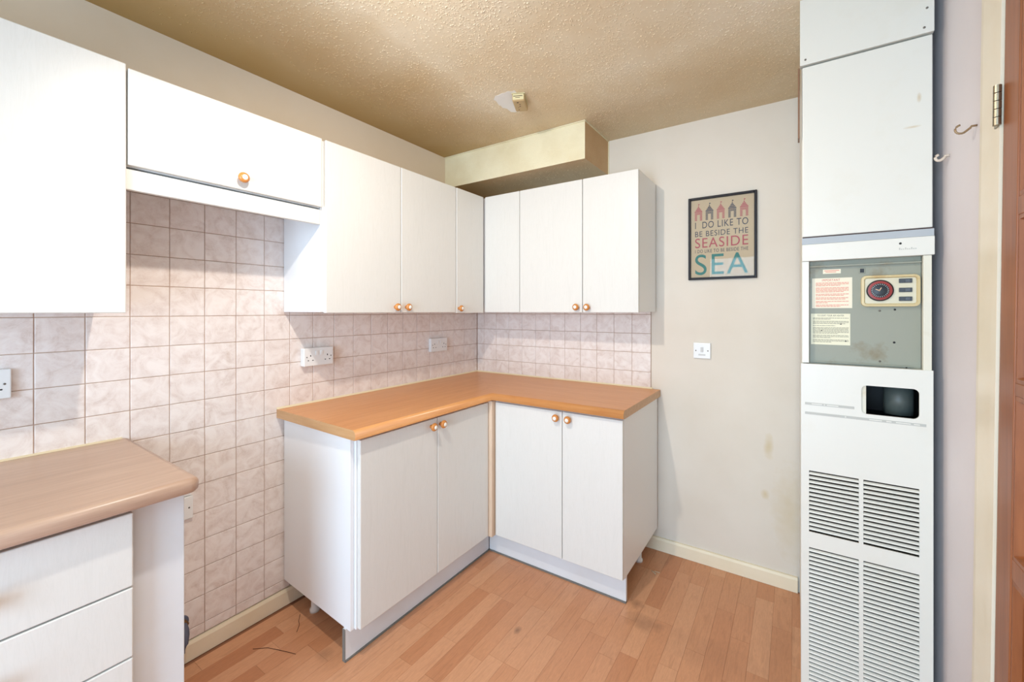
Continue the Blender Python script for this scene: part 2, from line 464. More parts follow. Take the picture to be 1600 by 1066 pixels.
# right wall with a doorway
DY0, DY1, DZ = -1.147, -1.93, 2.02
LEAN = 0.040                     # the door frame is out of plumb
def lean(y, z): return y - LEAN*(z-1.25)
bm = bmesh.new()
for pts in ([(0, FZ-0.1), (0, CZ+0.1), (lean(DY0, CZ+0.1), CZ+0.1), (lean(DY0, FZ-0.1), FZ-0.1)],
            [(lean(DY1, FZ-0.1), FZ-0.1), (lean(DY1, CZ+0.1), CZ+0.1), (YF-T, CZ+0.1), (YF-T, FZ-0.1)],
            [(lean(DY0, DZ), DZ), (lean(DY0, CZ+0.1), CZ+0.1), (lean(DY1, CZ+0.1), CZ+0.1), (lean(DY1, DZ), DZ)]):
    v0 = [bm.verts.new((XR, y, z)) for y, z in pts]; v1 = [bm.verts.new((XR+T, y, z)) for y, z in pts]
    bm.faces.new(v0); bm.faces.new(v1[::-1])
    for i in range(4): bm.faces.new([v0[i], v0[(i+1) % 4], v1[(i+1) % 4], v1[i]])
wall_right = structure(link('wall_right', to_mesh(bm, 'wall_right'), None, 'wall_right'))
# wall behind the camera; its unseen window is made tall to light the lower units
WX0, WX1, WZ0, WZ1 = 0.90, 2.10, 0.15, 2.12
wall_front = structure(boxes('wall_front', [((0, YF-T, FZ-0.1), (WX0, YF, CZ+0.1)), ((WX1, YF-T, FZ-0.1), (XR, YF, CZ+0.1)),
                                            ((WX0, YF-T, FZ-0.1), (WX1, YF, WZ0)), ((WX0, YF-T, WZ1), (WX1, YF, CZ+0.1))], 'wall_back'))
win = boxes('window_1', [((WX0, YF-0.09, WZ0), (WX0+0.05, YF-0.03, WZ1)), ((WX1-0.05, YF-0.09, WZ0), (WX1, YF-0.03, WZ1)),
                         ((WX0, YF-0.09, WZ0), (WX1, YF-0.03, WZ0+0.05)), ((WX0, YF-0.09, WZ1-0.05), (WX1, YF-0.03, WZ1)),
                         (((WX0+WX1)/2-0.03, YF-0.09, WZ0), ((WX0+WX1)/2+0.03, YF-0.03, WZ1))], 'plastic')
structure(win)
for a, b in ((WX0+0.05, 1.47), (1.53, WX1-0.05)):
    box('pane', (a, YF-0.065, WZ0+0.05), (b, YF-0.059, WZ1-0.05), 'glass', win)

# floor staves
SW = 0.0713
stave_mesh = {}
def stave(x0, y0, y1):
    L = round(y1-y0, 2)
    if L not in stave_mesh:
        bm = bmesh.new(); bm_box(bm, (-SW/2+0.0003, -L/2+0.0003, -0.008), (SW/2-0.0003, L/2-0.0003, 0))
        me = to_mesh(bm, 'stave'); me.materials.append(M['floor']); stave_mesh[L] = me
    o = bpy.data.objects.new('plank', stave_mesh[L]); COL.objects.link(o); o.parent = floor
    o.location = Vector((x0+SW/2, y0+L/2, FZ)) - wloc(floor)
rs = random.Random(11)
x_first = 1.459 - 20*SW
nst = 0
rest = []
for c in range(-1, 33):
    x0 = x_first + c*SW
    if x0 < -0.036 or x0+SW > XR+0.03: continue
    x0c = x0
    y = -0.01 - rs.choice([0.0, 0.07, 0.14, 0.2, 0.26, 0.32])
    ys = [(-0.005, y)] if y < -0.03 else []
    yy = y if y < -0.03 else -0.005
    while yy > -2.25:
        L = rs.choice([0.24, 0.32, 0.4, 0.48, 0.56]); ys.append((yy, yy-L)); yy -= L
    for (a, b) in ys:
        a = round(a, 2); b = round(b, 2)
        if a-b < 0.015: continue
        # skip those wholly hidden below the fitted units
        if x0+SW < 0.46 and b > -1.05: continue
        if x0+SW < 1.24 and b > -0.44 : continue
        if x0 < 0.5 and a < -2.0: continue
        stave(x0, b, a); nst += 1
    rest.append((x0, yy))
bm = bmesh.new()
for x0, yy in rest:
    bm_box(bm, (x0+0.0003, YF, FZ-0.008), (x0+SW-0.0003, yy-0.0006, FZ))
o = link('plank_field', to_mesh(bm, 'plank_field'), floor, 'floor'); o['kind'] = 'stuff'

# baseboards
def skirting(name, pts, axis, a, b):
    return structure(prism(name, pts, axis, a, b, 'skirting'))
skirting('baseboard_left', [(0.0005, FZ+0.001), (0.016, FZ+0.001), (0.016, 0.047), (0.011, 0.058), (0.0005, 0.058)], 'y', -1.985, -0.02)
skirting('baseboard_back', [(-0.0005, FZ+0.001), (-0.018, FZ+0.001), (-0.018, 0.045), (-0.012, 0.056), (-0.0005, 0.056)], 'x', 0.02, 1.98)

# bulkhead over the corner units
bm = bmesh.new(); bm_box(bm, (0.001, -0.335, 2.15), (1.022, -0.001, CZ-0.0005))
bm.normal_update()
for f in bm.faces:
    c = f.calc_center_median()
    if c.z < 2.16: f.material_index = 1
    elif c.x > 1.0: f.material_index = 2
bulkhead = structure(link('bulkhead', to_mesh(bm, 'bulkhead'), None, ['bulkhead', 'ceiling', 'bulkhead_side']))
# paint bead along its edges
boxes('edge_bead', [((0.001, -0.3415, CZ-0.006), (1.026, -0.3352, CZ-0.0006)), ((1.0222, -0.335, CZ-0.006), (1.027, -0.001, CZ-0.0006)), ((1.0222, -0.006, 2.15), (1.027, -0.0005, CZ-0.006))], 'bulkhead', bulkhead)

# stipple of the textured ceiling: small elongated plaster flecks
from mathutils import noise as mnoise
def flecks(name, parent, n, x0, x1, y0, y1, z, ok, m_, seed):
    rf = random.Random(seed); verts = []; faces = []
    while n > 0:
        x = rf.uniform(x0, x1); y = rf.uniform(y0, y1)
        if not ok(x, y, rf): 
            n -= 0.2; continue
        n -= 1
        a = rf.uniform(0, math.pi); L = rf.uniform(0.002, 0.007); w = rf.uniform(0.0014, 0.0028); h = rf.uniform(0.0006, 0.0020)
        b = len(verts); ca, sa = math.cos(a), math.sin(a)
        for k in range(6):
            t_ = math.pi*k/3; u = L*math.cos(t_); v = w*math.sin(t_)
            verts.append((x+u*ca-v*sa, y+u*sa+v*ca, z))
        for k in range(6):
            t_ = math.pi*k/3; u = 0.5*L*math.cos(t_); v = 0.5*w*math.sin(t_)
            verts.append((x+u*ca-v*sa, y+u*sa+v*ca, z-h))
        for k in range(6): faces.append((b+k, b+(k+1) % 6, b+6+(k+1) % 6, b+6+k))
        faces.append(tuple(b+6+k for k in range(6)))
    me = bpy.data.meshes.new(name); me.from_pydata(verts, [], faces); me.update()
    bm = bmesh.new(); bm.from_mesh(me); bmesh.ops.recalc_face_normals(bm, faces=bm.faces)
    for f in bm.faces: f.smooth = True
    bm.to_mesh(me); bm.free()
    o = link(name, me, parent, m_); o['kind'] = 'stuff'; return o
def dens(x, y, rf):
    if x < 1.03 and y > -0.345: return False
    if 0.73 < x < 0.91 and -0.81 < y < -0.59: return False
    k = mnoise.noise((x*3.1, y*3.1, 1.7))*0.6+mnoise.noise((x*9, y*9, 4.2))*0.4+0.55
    edge = min(1.0, max(0.0, (x-0.10-0.10*mnoise.noise((0, y*3, 0)))/0.30))
    return rf.random() < k*edge
flecks('plaster_flecks', ceiling, 26000, 0.05, 2.0, -2.2, -0.02, CZ+0.0002, dens, 'ceiling', 3)
flecks('plaster_flecks', bulkhead, 700, 0.05, 1.0, -0.33, -0.02, 2.1502, lambda x, y, rf: rf.random() < 0.6, 'ceiling', 4)

# ------------------------------------------------------------------ wall tiles
def hidden_left(y0, y1, z0, z1):
    if y0 > -1.34 and z0 > 1.335: return True
    if z0 > 1.76: return True
    if y0 > -1.36 and z1 < 0.86 and z0 > 0.12: return True
    if y0 > -1.0 and z1 < 0.86: return True
    if y1 < -1.96 and z1 < 0.86: return True
    if y1 < -2.02 and z0 > 1.335: return True
    return False
GAP = 0.0018
tm = {}
def tile(wall, c, w, h, axis):
    key = (axis, round(w, 3), round(h, 3))
    if key not in tm:
        bm = bmesh.new()
        a, b = w/2-GAP/2, h/2-GAP/2
        if axis == 'x': bm_box(bm, (-0.003, -a, -b), (0.004, a, b))
        else: bm_box(bm, (-a, -0.004, -b), (a, 0.003, b))
        front = [f for f in bm.faces if (f.calc_center_median()[0] > 0.0035 if axis == 'x' else f.calc_center_median()[1] < -0.0035)]
        bmesh.ops.bevel(bm, geom=list(front[0].edges), offset=min(0.0022, a*0.4), segments=2, profile=0.5, affect='EDGES')
        me = to_mesh(bm, 'tile'); me.materials.append(M['tile']); tm[key] = me
    o = bpy.data.objects.new('tile', tm[key]); COL.objects.link(o); o.parent = wall
    j = rt.uniform(-0.0005, 0.0005)
    o.location = Vector(c)+Vector((j if axis == 'x' else 0, j if axis == 'y' else 0, 0)) - wloc(wall)
    o.rotation_euler = (rt.uniform(-.002, .002), rt.uniform(-.004, .004) if axis == 'x' else 0, rt.uniform(-.004, .004))
rt = random.Random(5)
ntile = 0
zl = [0.0615] + [1.641-TP*k for k in range(14, -2, -1)]
zl = [z for z in zl if z < 1.80]
yl = [-1.907+TP*i for i in range(-4, 18)] + [-0.008]
for i in range(len(yl)-1):
    for j in range(len(zl)-1):
        y0, y1, z0, z1 = yl[i], yl[i+1], zl[j], zl[j+1]
        if hidden_left(y0, y1, z0, z1): continue
        tile(wall_left, (0.003, (y0+y1)/2, (z0+z1)/2), y1-y0, z1-z0, 'x'); ntile += 1
xl = [0.0085, 0.069] + [0.179+TP*i for i in range(0, 11)]
for i in range(len(xl)-1):
    for z0, z1 in ((0.761, 0.871), (0.871, 0.981), (0.981, 1.091), (1.091, 1.201), (1.201, 1.311), (1.311, 1.421)):
        if z1 < 0.88 or z0 > 1.32: continue
        tile(wall_back, ((xl[i]+xl[i+1])/2, -0.003, (z0+z1)/2), xl[i+1]-xl[i], z1-z0, 'y'); ntile += 1
print('TILES', ntile, 'STAVES', nst)
boxes('grout', [((0.0003, -2.36, 0.0615), (0.0045, -1.32, 1.80)), ((0.0003, -1.33, 0.84), (0.0045, -0.0003, 1.40)), ((0.0003, -1.33, 0.0615), (0.0045, -0.9, 0.2))], 'grout', wall_left)
boxes('grout', [((0.0046, -0.0045, 0.84), (1.2805, -0.0003, 1.40))], 'grout', wall_back)

# ------------------------------------------------------------------ fitted units
def knob(parent, p, axis, s=1.0):
    prof = [(0.0, 0.0), (0.0085, 0.0), (0.007, 0.006), (0.0075, 0.010), (0.013, 0.013), (0.0175, 0.018), (0.0185, 0.0225), (0.0165, 0.027), (0.0125, 0.0305),
            (0.0098, 0.0318), (0.0094, 0.0312), (0.0088, 0.0325), (0.006, 0.0345), (0.0, 0.0355)]
    mi = [0]*10 + [1]*3
    lathe('knob', [(r*s, h*s) for r, h in prof], p, axis, ['knob', 'ceramic'], parent, 24, mi)

def door_x(name, parent, x, y0, y1, z0, z1, kn=None, th=0.019):
    """a door facing +x whose face is at x"""
    d = box(name, (x-th, y0, z0), (x, y1, z1), 'door', parent, 0.003, 3)
    if kn: knob(d, (x, kn[0], kn[1]), (1, 0, 0))
    return d
def door_y(name, parent, y, x0, x1, z0, z1, kn=None, th=0.019):
    d = box(name, (x0, y, z0), (x1, y+th, z1), 'door', parent, 0.003, 3)
    if kn: knob(d, (kn[0], y, kn[1]), (0, -1, 0))
    return d

WB, WT, WF = 1.322, 2.047, 0.32
G = 'white fitted wall cupboards'
# single wall cupboard near the window end
t = thing('wall_cabinet', 'white wall cupboard hung over the pale worktop beside the flap cupboard', 'wall cabinet', (0.16, -2.30, WB), G)
box('body', (0.0105, -2.59, WB+0.004), (WF-0.0205, -1.997, WT), 'carcass', t, 0.001)
door_x('door', t, WF, -2.59, -1.991, WB+0.003, WT+0.01, (-2.545, 1.352))

# flap cupboard bridging the cooker space
t = thing('flap_cabinet', 'short white flap cupboard bridging the tiled cooker gap, single central knob', 'wall cabinet', (0.16, -1.69, 1.69), G)
boxes('body', [((0.0105, -1.993, 1.76), (WF-0.0205, -1.391, 1.776)), ((0.0105, -1.993, 1.776), (0.02, -1.391, WT)), ((0.02, -1.993, 2.031), (WF-0.0205, -1.391, WT)),
               ((0.02, -1.993, 1.776), (WF-0.0205, -1.977, 2.031)), ((0.02, -1.407, 1.776), (WF-0.0205, -1.391, 2.031)), ((0.02, -1.977, 1.79), (0.28, -1.407, 1.80))], 'carcass', t)
door_x('flap_door', t, WF, -1.987, -1.389, 1.762, WT, (-1.69, 1.800))
box('pelmet', (0.288, -1.993, 1.691), (0.308, -1.391, 1.752), 'door', t, 0.002)
box('pelmet_shade_strip', (0.25, -1.993, 1.735), (0.2875, -1.391, 1.759), 'grey_edge', t)  # grey strip standing for the shade in the gap above the pelmet

# double wall cupboard
t = thing('wall_cabinet', 'white double-door wall cupboard between the flap cupboard and the corner cupboard', 'wall cabinet', (0.16, -0.98, WB), G)
box('body', (0.0105, -1.386, WB+0.004), (WF-0.0205, -0.577, WT-0.001), 'carcass', t, 0.001)
door_x('door', t, WF, -1.373, -0.979, WB, WT, (-1.014, 1.350))
door_x('door', t, WF, -0.975, -0.578, WB, WT, (-0.945, 1.350))

# corner wall cupboard (L-shaped)
t = thing('corner_wall_cabinet', 'white L-shaped wall cupboard fitted into the room corner', 'wall cabinet', (0.1, -0.1, WB), G)
prism('body', [(0.0105, -0.575), (WF-0.0205, -0.575), (WF-0.0205, -(WF-0.0205)), (0.589, -(WF-0.0205)), (0.589, -0.0105), (0.0105, -0.0105)], 'z', WB+0.004, WT-0.001, 'carcass', t)
door_x('door', t, WF+0.002, -0.573, -0.326, WB-0.003, WT, (-0.556, 1.346))
door_y('corner_panel', t, -WF, 0.329, 0.588, WB, WT)

# double wall cupboard on the back wall
t = thing('wall_cabinet', 'white double-door wall cupboard on the back wall beside the framed poster', 'wall cabinet', (0.95, -0.16, WB), G)
box('body', (0.592, -(WF-0.0205), WB+0.004), (1.308, -0.0105, WT-0.001), 'carcass', t, 0.001)
door_y('door', t, -WF, 0.5915, 0.998, WB, WT, (0.969, 1.352))
door_y('door', t, -WF, 1.0015, 1.308, WB, WT, (1.033, 1.351))

# base units
BF = 0.58
G2 = 'white fitted base cupboards'
t = base_left = thing('base_cabinet', 'white double-door base cupboard standing against the tiled wall, open leg space at its end', 'base cabinet', (0.3, -1.0, FZ), G2)
prism('side_panel', [(0.018, -1.3885), (0.548, -1.415), (0.548, -1.399), (0.018, -1.3725)], 'z', 0.110, 0.846, 'carcass', t, 0.0015)
prism('body', [(0.02, -1.372), (BF-0.0205, -1.398), (BF-0.0205, -0.56), (0.02, -0.56)], 'z', 0.112, 0.846, 'carcass', t, 0.001)
door_x('door', t, BF, -1.394, -0.988, 0.116, 0.838, (-1.028, 0.806))
door_x('door', t, BF, -0.985, -0.607, 0.116, 0.838, (-0.968, 0.806))
def leg(p, parent):
    lathe('leg', [(0, 0), (0.021, 0), (0.021, 0.012), (0.015, 0.018), (0.0145, 0.10), (0.019, 0.115), (0.019, 0.126), (0, 0.126)], p, (0, 0, 1), 'plastic', parent, 18)
for p in ((0.155, -1.325, FZ), (0.44, -1.325, FZ), (0.155, -0.66, FZ), (0.44, -0.66, FZ)): leg(p, t)

t = base_back = thing('base_cabinet', 'white double-door base cupboard standing against the painted back wall', 'base cabinet', (0.95, -0.3, FZ), G2)
box('body', (0.562, -(BF-0.0205), 0.112), (1.303, -0.02, 0.846), 'carcass', t, 0.001)
box('side_panel', (1.3035, -(BF-0.0205), 0.112), (1.3195, -0.02, 0.846), 'carcass', t, 0.0015)
door_y('door', t, -BF, 0.607, 1.0115, 0.118, 0.838, (0.987, 0.808))
door_y('door', t, -BF, 1.0145, 1.3195, 0.118, 0.838, (1.053, 0.808))
box('corner_post', (0.561, -0.602, 0.112), (0.5995, -0.561, 0.846), 'post', t, 0.002)['label'] = 'bare pinkish corner post'
for p in ((0.62, -0.46, FZ), (1.255, -0.46, FZ), (1.262, -0.17, FZ), (0.62, -0.16, FZ)): leg(p, t)

# plinths clipped to the legs
pl = box('plinth', (0.507, -1.418, FZ+0.008), (0.522, -0.528, 0.1105), 'plinth', base_left, 0.001)
box('seal_strip', (0.507, -1.419, FZ+0.0005), (0.5255, -0.530, FZ+0.0075), 'seal_grey', pl)
box('end_cap', (0.5065, -1.4205, FZ+0.0005), (0.5225, -1.4185, 0.1105), 'seal_grey', pl)
pl = box('plinth', (0.5235, -0.525, FZ+0.008), (1.316, -0.510, 0.1105), 'plinth', base_back, 0.001)
box('seal_strip', (0.527, -0.5285, FZ+0.0005), (1.316, -0.510, FZ+0.0075), 'seal_grey', pl)

# L-shaped worktop : profile swept along the two walls with a mitre
def worktop_profile(depth, top, th, r=0.018):
    pts = [(0.0075, top-th), (0.0075, top)]
    for k in range(7):
        a = math.pi/2*k/6
        pts.append((depth-r+r*math.sin(a), top-r+r*math.cos(a)))
    rb = 0.006
    for k in range(4):
        a = math.pi/2*k/3
        pts.append((depth-rb+rb*math.cos(a), top-th+rb-rb*math.sin(a)))
    return pts
prof = worktop_profile(0.606, CT, 0.038)
t = thing('worktop', 'L-shaped orange-brown wood laminate worktop turning the room corner', 'worktop', (0.3, -0.3, 0.85))
bm = bmesh.new()
S = [[bm.verts.new((d, -1.416-0.018*d/0.6, z)) for d, z in prof],
     [bm.verts.new((d, -d, z)) for d, z in prof],
     [bm.verts.new((1.333, -d, z)) for d, z in prof]]
n = len(prof)
for q, (a, b) in enumerate(zip(S, S[1:])):
    for i in range(n):
        f = bm.faces.new([a[i], a[(i+1) % n], b[(i+1) % n], b[i]]); f.smooth = (2 <= i <= 11); f.material_index = 2*q
f = bm.faces.new(S[0]); f.material_index = 1
f = bm.faces.new(S[2]); f.material_index = 1
link('top', to_mesh(bm, 'top'), t, ['worktop', 'worktop_end', 'worktop_short'])
bead = [(0.0074, CT+0.0003), (0.014, CT+0.0003), (0.0105, CT+0.005), (0.0074, CT+0.008)]
bm = bmesh.new()
S = [[bm.verts.new((d, -1.416, z)) for d, z in bead], [bm.verts.new((d, -d, z)) for d, z in bead], [bm.verts.new((1.29, -d, z)) for d, z in bead]]
for a, b in zip(S, S[1:]):
    for i in range(4): bm.faces.new([a[i], a[(i+1) % 4], b[(i+1) % 4], b[i]])
bm.faces.new(S[0]); bm.faces.new(S[2])
link('sealant_bead', to_mesh(bm, 'sealant_bead'), t, 'sealant')['label'] = 'cream sealant bead along the tiles'

# pale worktop and drawer unit beside it
t = thing('worktop', 'wood laminate worktop, coloured pale for glare, with a rounded corner above the drawers', 'worktop', (0.3, -2.6, 0.85))
bm = bmesh.new()
CTL = CT
prof = worktop_profile(0.634, CTL, 0.038, 0.016)
# outline in plan with a rounded outer corner, edge rolled over
def outline(inset):
    pts = []
    R_ = 0.026
    xf, ye = 0.634-inset, -1.915-inset
    pts.append((0.0075, -3.40)); pts.append((xf, -3.40))
    rr = max(R_-inset, 0.004)
    for k in range(9):
        a = math.pi/2*k/8
        pts.append((xf-rr+rr*math.cos(a), ye-rr+rr*math.sin(a)))
    pts.append((0.0075, ye+0.008))
    return pts
layers = [(0.008, CTL-0.038), (0.001, CTL-0.031), (0.0, CTL-0.016)]
for k in range(1, 6):
    a = math.pi/2*k/5
    layers.append((0.016*(1-math.cos(a)), CTL-0.016+0.016*math.sin(a)))
L_ = [[bm.verts.new((x, y, z)) for x, y in outline(i)] for i, z in layers]
for a, b in zip(L_, L_[1:]):
    m_ = len(a)
    for i in range(m_):
        f = bm.faces.new([a[i], a[(i+1) % m_], b[(i+1) % m_], b[i]]); f.smooth = True
bm.faces.new(L_[0][::-1]); bm.faces.new(L_[-1])
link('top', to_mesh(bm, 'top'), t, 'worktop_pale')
box('sealant_bead', (0.0074, -3.39, CTL+0.0003), (0.013, -1.93, CTL+0.006), 'sealant', t)

t = thing('drawer_unit', 'white drawer unit under the pale worktop, recessed filler panel at its end', 'drawer unit', (0.3, -2.25, FZ))
box('body', (0.02, -2.474, 0.112), (0.577, -2.05, 0.848), 'carcass', t, 0.001)
for z0, z1 in ((0.654, 0.834), (0.481, 0.650), (0.308, 0.477), (0.118, 0.304)):
    d = box('drawer_front', (0.579, -2.474, z0), (0.598, -2.044, z1), 'door', t, 0.003, 3)
    knob(d, (0.598, -2.276, (z0+z1)/2-0.005), (1, 0, 0))
box('filler_panel', (0.54, -2.0415, FZ+0.002), (0.567, -1.932, 0.848), 'plinth', t, 0.002)
box('end_panel', (0.02, -1.948, FZ+0.002), (0.5395, -1.932, 0.848), 'carcass', t, 0.001)
box('gap_shade_strip', (0.5775, -2.474, 0.8345), (0.5785, -2.044, 0.848), 'dark_edge', t)  # dark strip: shade of the gap under the worktop put into colour
box('plinth_board', (0.507, -2.474, FZ+0.002), (0.522, -2.044, 0.11), 'plinth', t)
t = thing('base_cabinet', 'white double-door base cupboard under the pale worktop beyond the drawers', 'base cabinet', (0.3, -2.9, FZ), G2)
box('body', (0.02, -3.38, 0.112), (0.577, -2.478, 0.848), 'carcass', t, 0.001)
door_x('door', t, 0.598, -3.38, -2.931, 0.118, 0.823, (-2.96, 0.79))
door_x('door', t, 0.598, -2.927, -2.478, 0.118, 0.823, (-2.90, 0.79))
box('plinth_board', (0.507, -3.38, FZ+0.002), (0.522, -2.478, 0.11), 'plinth', t)

# ------------------------------------------------------------------ sockets and switch
def socket_x(name, label, yc, zc, x0, x1, w=0.146, h=0.086, gang=2, group='white double wall sockets'):
    t = thing(name, label, 'socket', (x0, yc, zc), group)
    if x1-x0 > 0.02:
        box('back_box', (x0, yc-w/2+0.001, zc-h/2+0.001), (x1-0.0095, yc+w/2-0.001, zc+h/2-0.001), 'plastic', t, 0.002)
        xa = x1-0.009
    else: xa = x0
    box('faceplate', (xa, yc-w/2, zc-h/2), (x1, yc+w/2, zc+h/2), 'plastic', t, 0.003, 3)
    cs = (-0.042, 0.042) if gang == 2 else (0.0,)
    for c in cs:
        y = yc+c
        for dy, dz, a, b in ((0, 0.012, 0.004, 0.008), (-0.011, -0.010, 0.0065, 0.004), (0.011, -0.010, 0.0065, 0.004)):
            box('pin_slot', (x1-0.003, y+dy-a/2, zc+dz-b/2-0.006), (x1+0.0004, y+dy+a/2, zc+dz+b/2-0.006), 'black', t)
    if gang == 2:
        for dy in (-0.012, 0.012):
            r = box('rocker_switch', (x1, yc+dy-0.006, zc+0.008), (x1+0.0035, yc+dy+0.006, zc+0.029), 'plastic', t, 0.0012)
    for dy in ((-0.06, 0.06) if gang == 2 else (-0.03, 0.03)):
        lathe('screw', [(0, 0), (0.003, 0), (0.003, 0.0008), (0, 0.001)], (x1-0.0002, yc+dy, zc), (1, 0, 0), 'screw', t, 12)
    return t
socket_x('double_socket', 'white double socket on a deep box, half crossed by the cupboard shadow', -1.237, 1.112, 0.0082, 0.042)
socket_x('double_socket', 'white double socket on the tiles nearest the room corner', -0.419, 1.112, 0.0082, 0.031)
socket_x('double_socket', 'white double socket on the tiles above the pale worktop', -2.245, 1.117, 0.0082, 0.022)
t = socket_x('single_socket', 'white single socket low on the tiles beside the drawer unit', -1.772, 0.578, 0.0082, 0.02, 0.086, 0.086, 1, None)
tag(box('cable_trunking', (0.0082, -1.765, 0.623), (0.016, -1.735, 0.70), 'plastic', None, 0.002), 'short white cable trunking rising above the low single socket', 'cable trunking')

t = thing('fused_switch', 'white square switch plate on the painted wall below the poster', 'switch', (1.552, -0.001, 1.119))
box('faceplate', (1.509, -0.012, 1.077), (1.595, -0.0008, 1.161), 'plastic', t, 0.003, 3)
box('rocker_switch', (1.546, -0.0158, 1.112), (1.559, -0.0122, 1.138), 'plastic_grey', t, 0.0015)
box('fuse_slot', (1.535, -0.0135, 1.093), (1.570, -0.0122, 1.101), 'plastic_grey', t, 0.0004)
for dx in (-0.03, 0.03):
    lathe('screw', [(0, 0), (0.0032, 0), (0.0032, 0.0008), (0, 0.001)], (1.552+dx, -0.0121, 1.119), (0, -1, 0), 'screw', t, 12)

# hose stub by the baseboard
t = thing('hose_outlet', 'slate grey hose end with a brass nut, low on the tiles by the drawer unit', 'hose', (0.0, -1.76, 0.12))
pts = [(0.0085, -1.765, 0.145), (0.035, -1.765, 0.145), (0.055, -1.767, 0.140), (0.068, -1.770, 0.126), (0.073, -1.775, 0.10), (0.070, -1.783, 0.072), (0.062, -1.795, 0.052), (0.05, -1.81, 0.045)]
tube('hose', pts, 0.013, 'hose', t, 12)
lathe('nut', [(0.0, 0), (0.019, 0), (0.019, 0.014), (0.015, 0.018), (0, 0.018)], (0.0205, -1.765, 0.145), (1, 0, 0), 'brass', t, 6)
lathe('wall_flange', [(0.0, 0), (0.026, 0), (0.024, 0.006), (0, 0.007)], (0.0084, -1.765, 0.145), (1, 0, 0), 'hose', t, 24)

# ------------------------------------------------------------------ framed poster
t = thing('framed_poster', 'black framed seaside typography poster hung on the painted wall', 'poster', (1.646, -0.002, 1.497))
px0, px1, pz0, pz1 = 1.484, 1.810, 1.497, 1.937
fw = 0.0125
def frame_piece(a, b): box('frame_bar', a, b, 'frame_black', t, 0.002)
frame_piece((px0, -0.017, pz0), (px0+fw, -0.0015, pz1)); frame_piece((px1-fw, -0.017, pz0), (px1, -0.0015, pz1))
frame_piece((px0+fw, -0.017, pz0), (px1-fw, -0.0015, pz0+fw)); frame_piece((px0+fw, -0.017, pz1-fw), (px1-fw, -0.0015, pz1))
pp = box('print', (px0+fw, -0.006, pz0+fw), (px1-fw, -0.002, pz1-fw), 'paper', t)
ix0, ix1, iz0, iz1 = px0+fw, px1-fw, pz0+fw, pz1-fw
IW, IH = ix1-ix0, iz1-iz0
yi = -0.0064
def zz(fr): return iz1-fr*IH
def xx(fr): return ix0+fr*IW
for s, a, b, u0, u1, m_ in (('I  DO LIKE TO', .285, .37, .07, .91, 'navy'), ('BE BESIDE THE', .405, .475, .07, .91, 'navy'), ('SEASIDE', .495, .62, .07, .91, 'pink'),
                            ('I DO LIKE TO BE BESIDE THE', .642, .685, .07, .91, 'navy'), ('SEA', .705, .968, .07, .91, 'teal')):
    flat_text('lettering', s, xx(u0), xx(u1), zz(b), zz(a), yi, m_, pp)
for k in range(5):
    cx_ = .125 + k*.181; m_ = 'navy' if k in (1, 3) else 'pink'
    bm = bmesh.new()
    def quad(us, fs):
        bm.faces.new([bm.verts.new((xx(u), yi, zz(f))) for u, f in zip(us, fs)])
    hw = .062
    # roof in stripes
    for r_ in range(4):
        f0 = .085+.019*r_; f1 = f0+.0135
        w0 = hw*1.1*(f0-.08)/.075; w1 = hw*1.1*(f1-.08)/.075
        quad((cx_-w0, cx_+w0, cx_+w1, cx_-w1), (f0, f0, f1, f1))
    for r_ in range(7):
        f0 = .162+.0155*r_; f1 = f0+.0098
        if r_ < 2: quad((cx_-hw, cx_+hw, cx_+hw, cx_-hw), (f0, f0, f1, f1))
        else:
            quad((cx_-hw, cx_-hw*.38, cx_-hw*.38, cx_-hw), (f0, f0, f1, f1)); quad((cx_+hw*.38, cx_+hw, cx_+hw, cx_+hw*.38), (f0, f0, f1, f1))
    quad((cx_-.003, cx_+.003, cx_+.003, cx_-.003), (.05, .05, .085, .085)); 
    bm.faces.new([bm.verts.new((xx(u), yi, zz(f))) for u, f in ((cx_+.003, .05), (cx_+.025, .058), (cx_+.003, .067))])
    for f in bm.faces:
        f.normal_update()
        if f.normal.y > 0: f.normal_flip()
    me = bpy.data.meshes.new('beach_hut'); bm.to_mesh(me); bm.free()
    link('beach_hut', me, pp, m_)
box('glazing', (px0+fw, -0.0105, pz0+fw), (px1-fw, -0.0085, pz1-fw), 'glass', t)

# ------------------------------------------------------------------ warm air heater
HY = -0.732
t = thing('warm_air_heater', 'tall cream warm air heater with grey control panel and louvred vents', 'heater', (2.146, -0.4, FZ))
hx0, hx1 = 1.988, 2.304
cx0, cx1, cz0, cz1 = 2.007, 2.283, 1.157, 1.490      # control recess
# casing: sides, back, tops
boxes('casing', [((hx0, HY+0.02, FZ+0.001), (hx0+0.012, -0.022, CZ-0.001)), ((hx1-0.012, HY+0.02, FZ+0.001), (hx1, -0.022, CZ-0.001)),
                 ((hx0+0.012, -0.03, FZ+0.001), (hx1-0.012, -0.022, CZ-0.001)),
                 ((hx0+0.012, HY+0.06, 1.45), (hx1-0.012, -0.03, 1.46)), ((hx0+0.012, HY+0.06, 1.14), (hx1-0.012, -0.03, 1.15))], 'enamel', t)
top = box('closing_panel', (1.982, HY-0.006, 2.139), (2.306, HY+0.019, CZ-0.001), 'enamel', t, 0.0015)
for sx_, sz_ in ((1.997, 2.155), (2.284, 2.155), (2.29, 2.21)):
    lathe('screw', [(0, 0), (0.0032, 0), (0.003, 0.0012), (0, 0.0016)], (sx_, HY-0.006, sz_), (0, -1, 0), 'screw', top, 12)
box('upper_panel', (1.989, HY, 1.574), (2.3035, HY+0.019, 2.134), 'enamel', t, 0.003, 3)
box('panel_seal', (1.989, HY+0.001, 1.5705), (2.3035, HY+0.019, 1.5735), 'dark_edge', t)
box('grey_trim', (1.988, HY-0.002, 1.549), (2.306, HY+0.019, 1.570), 'lip_grey', t)
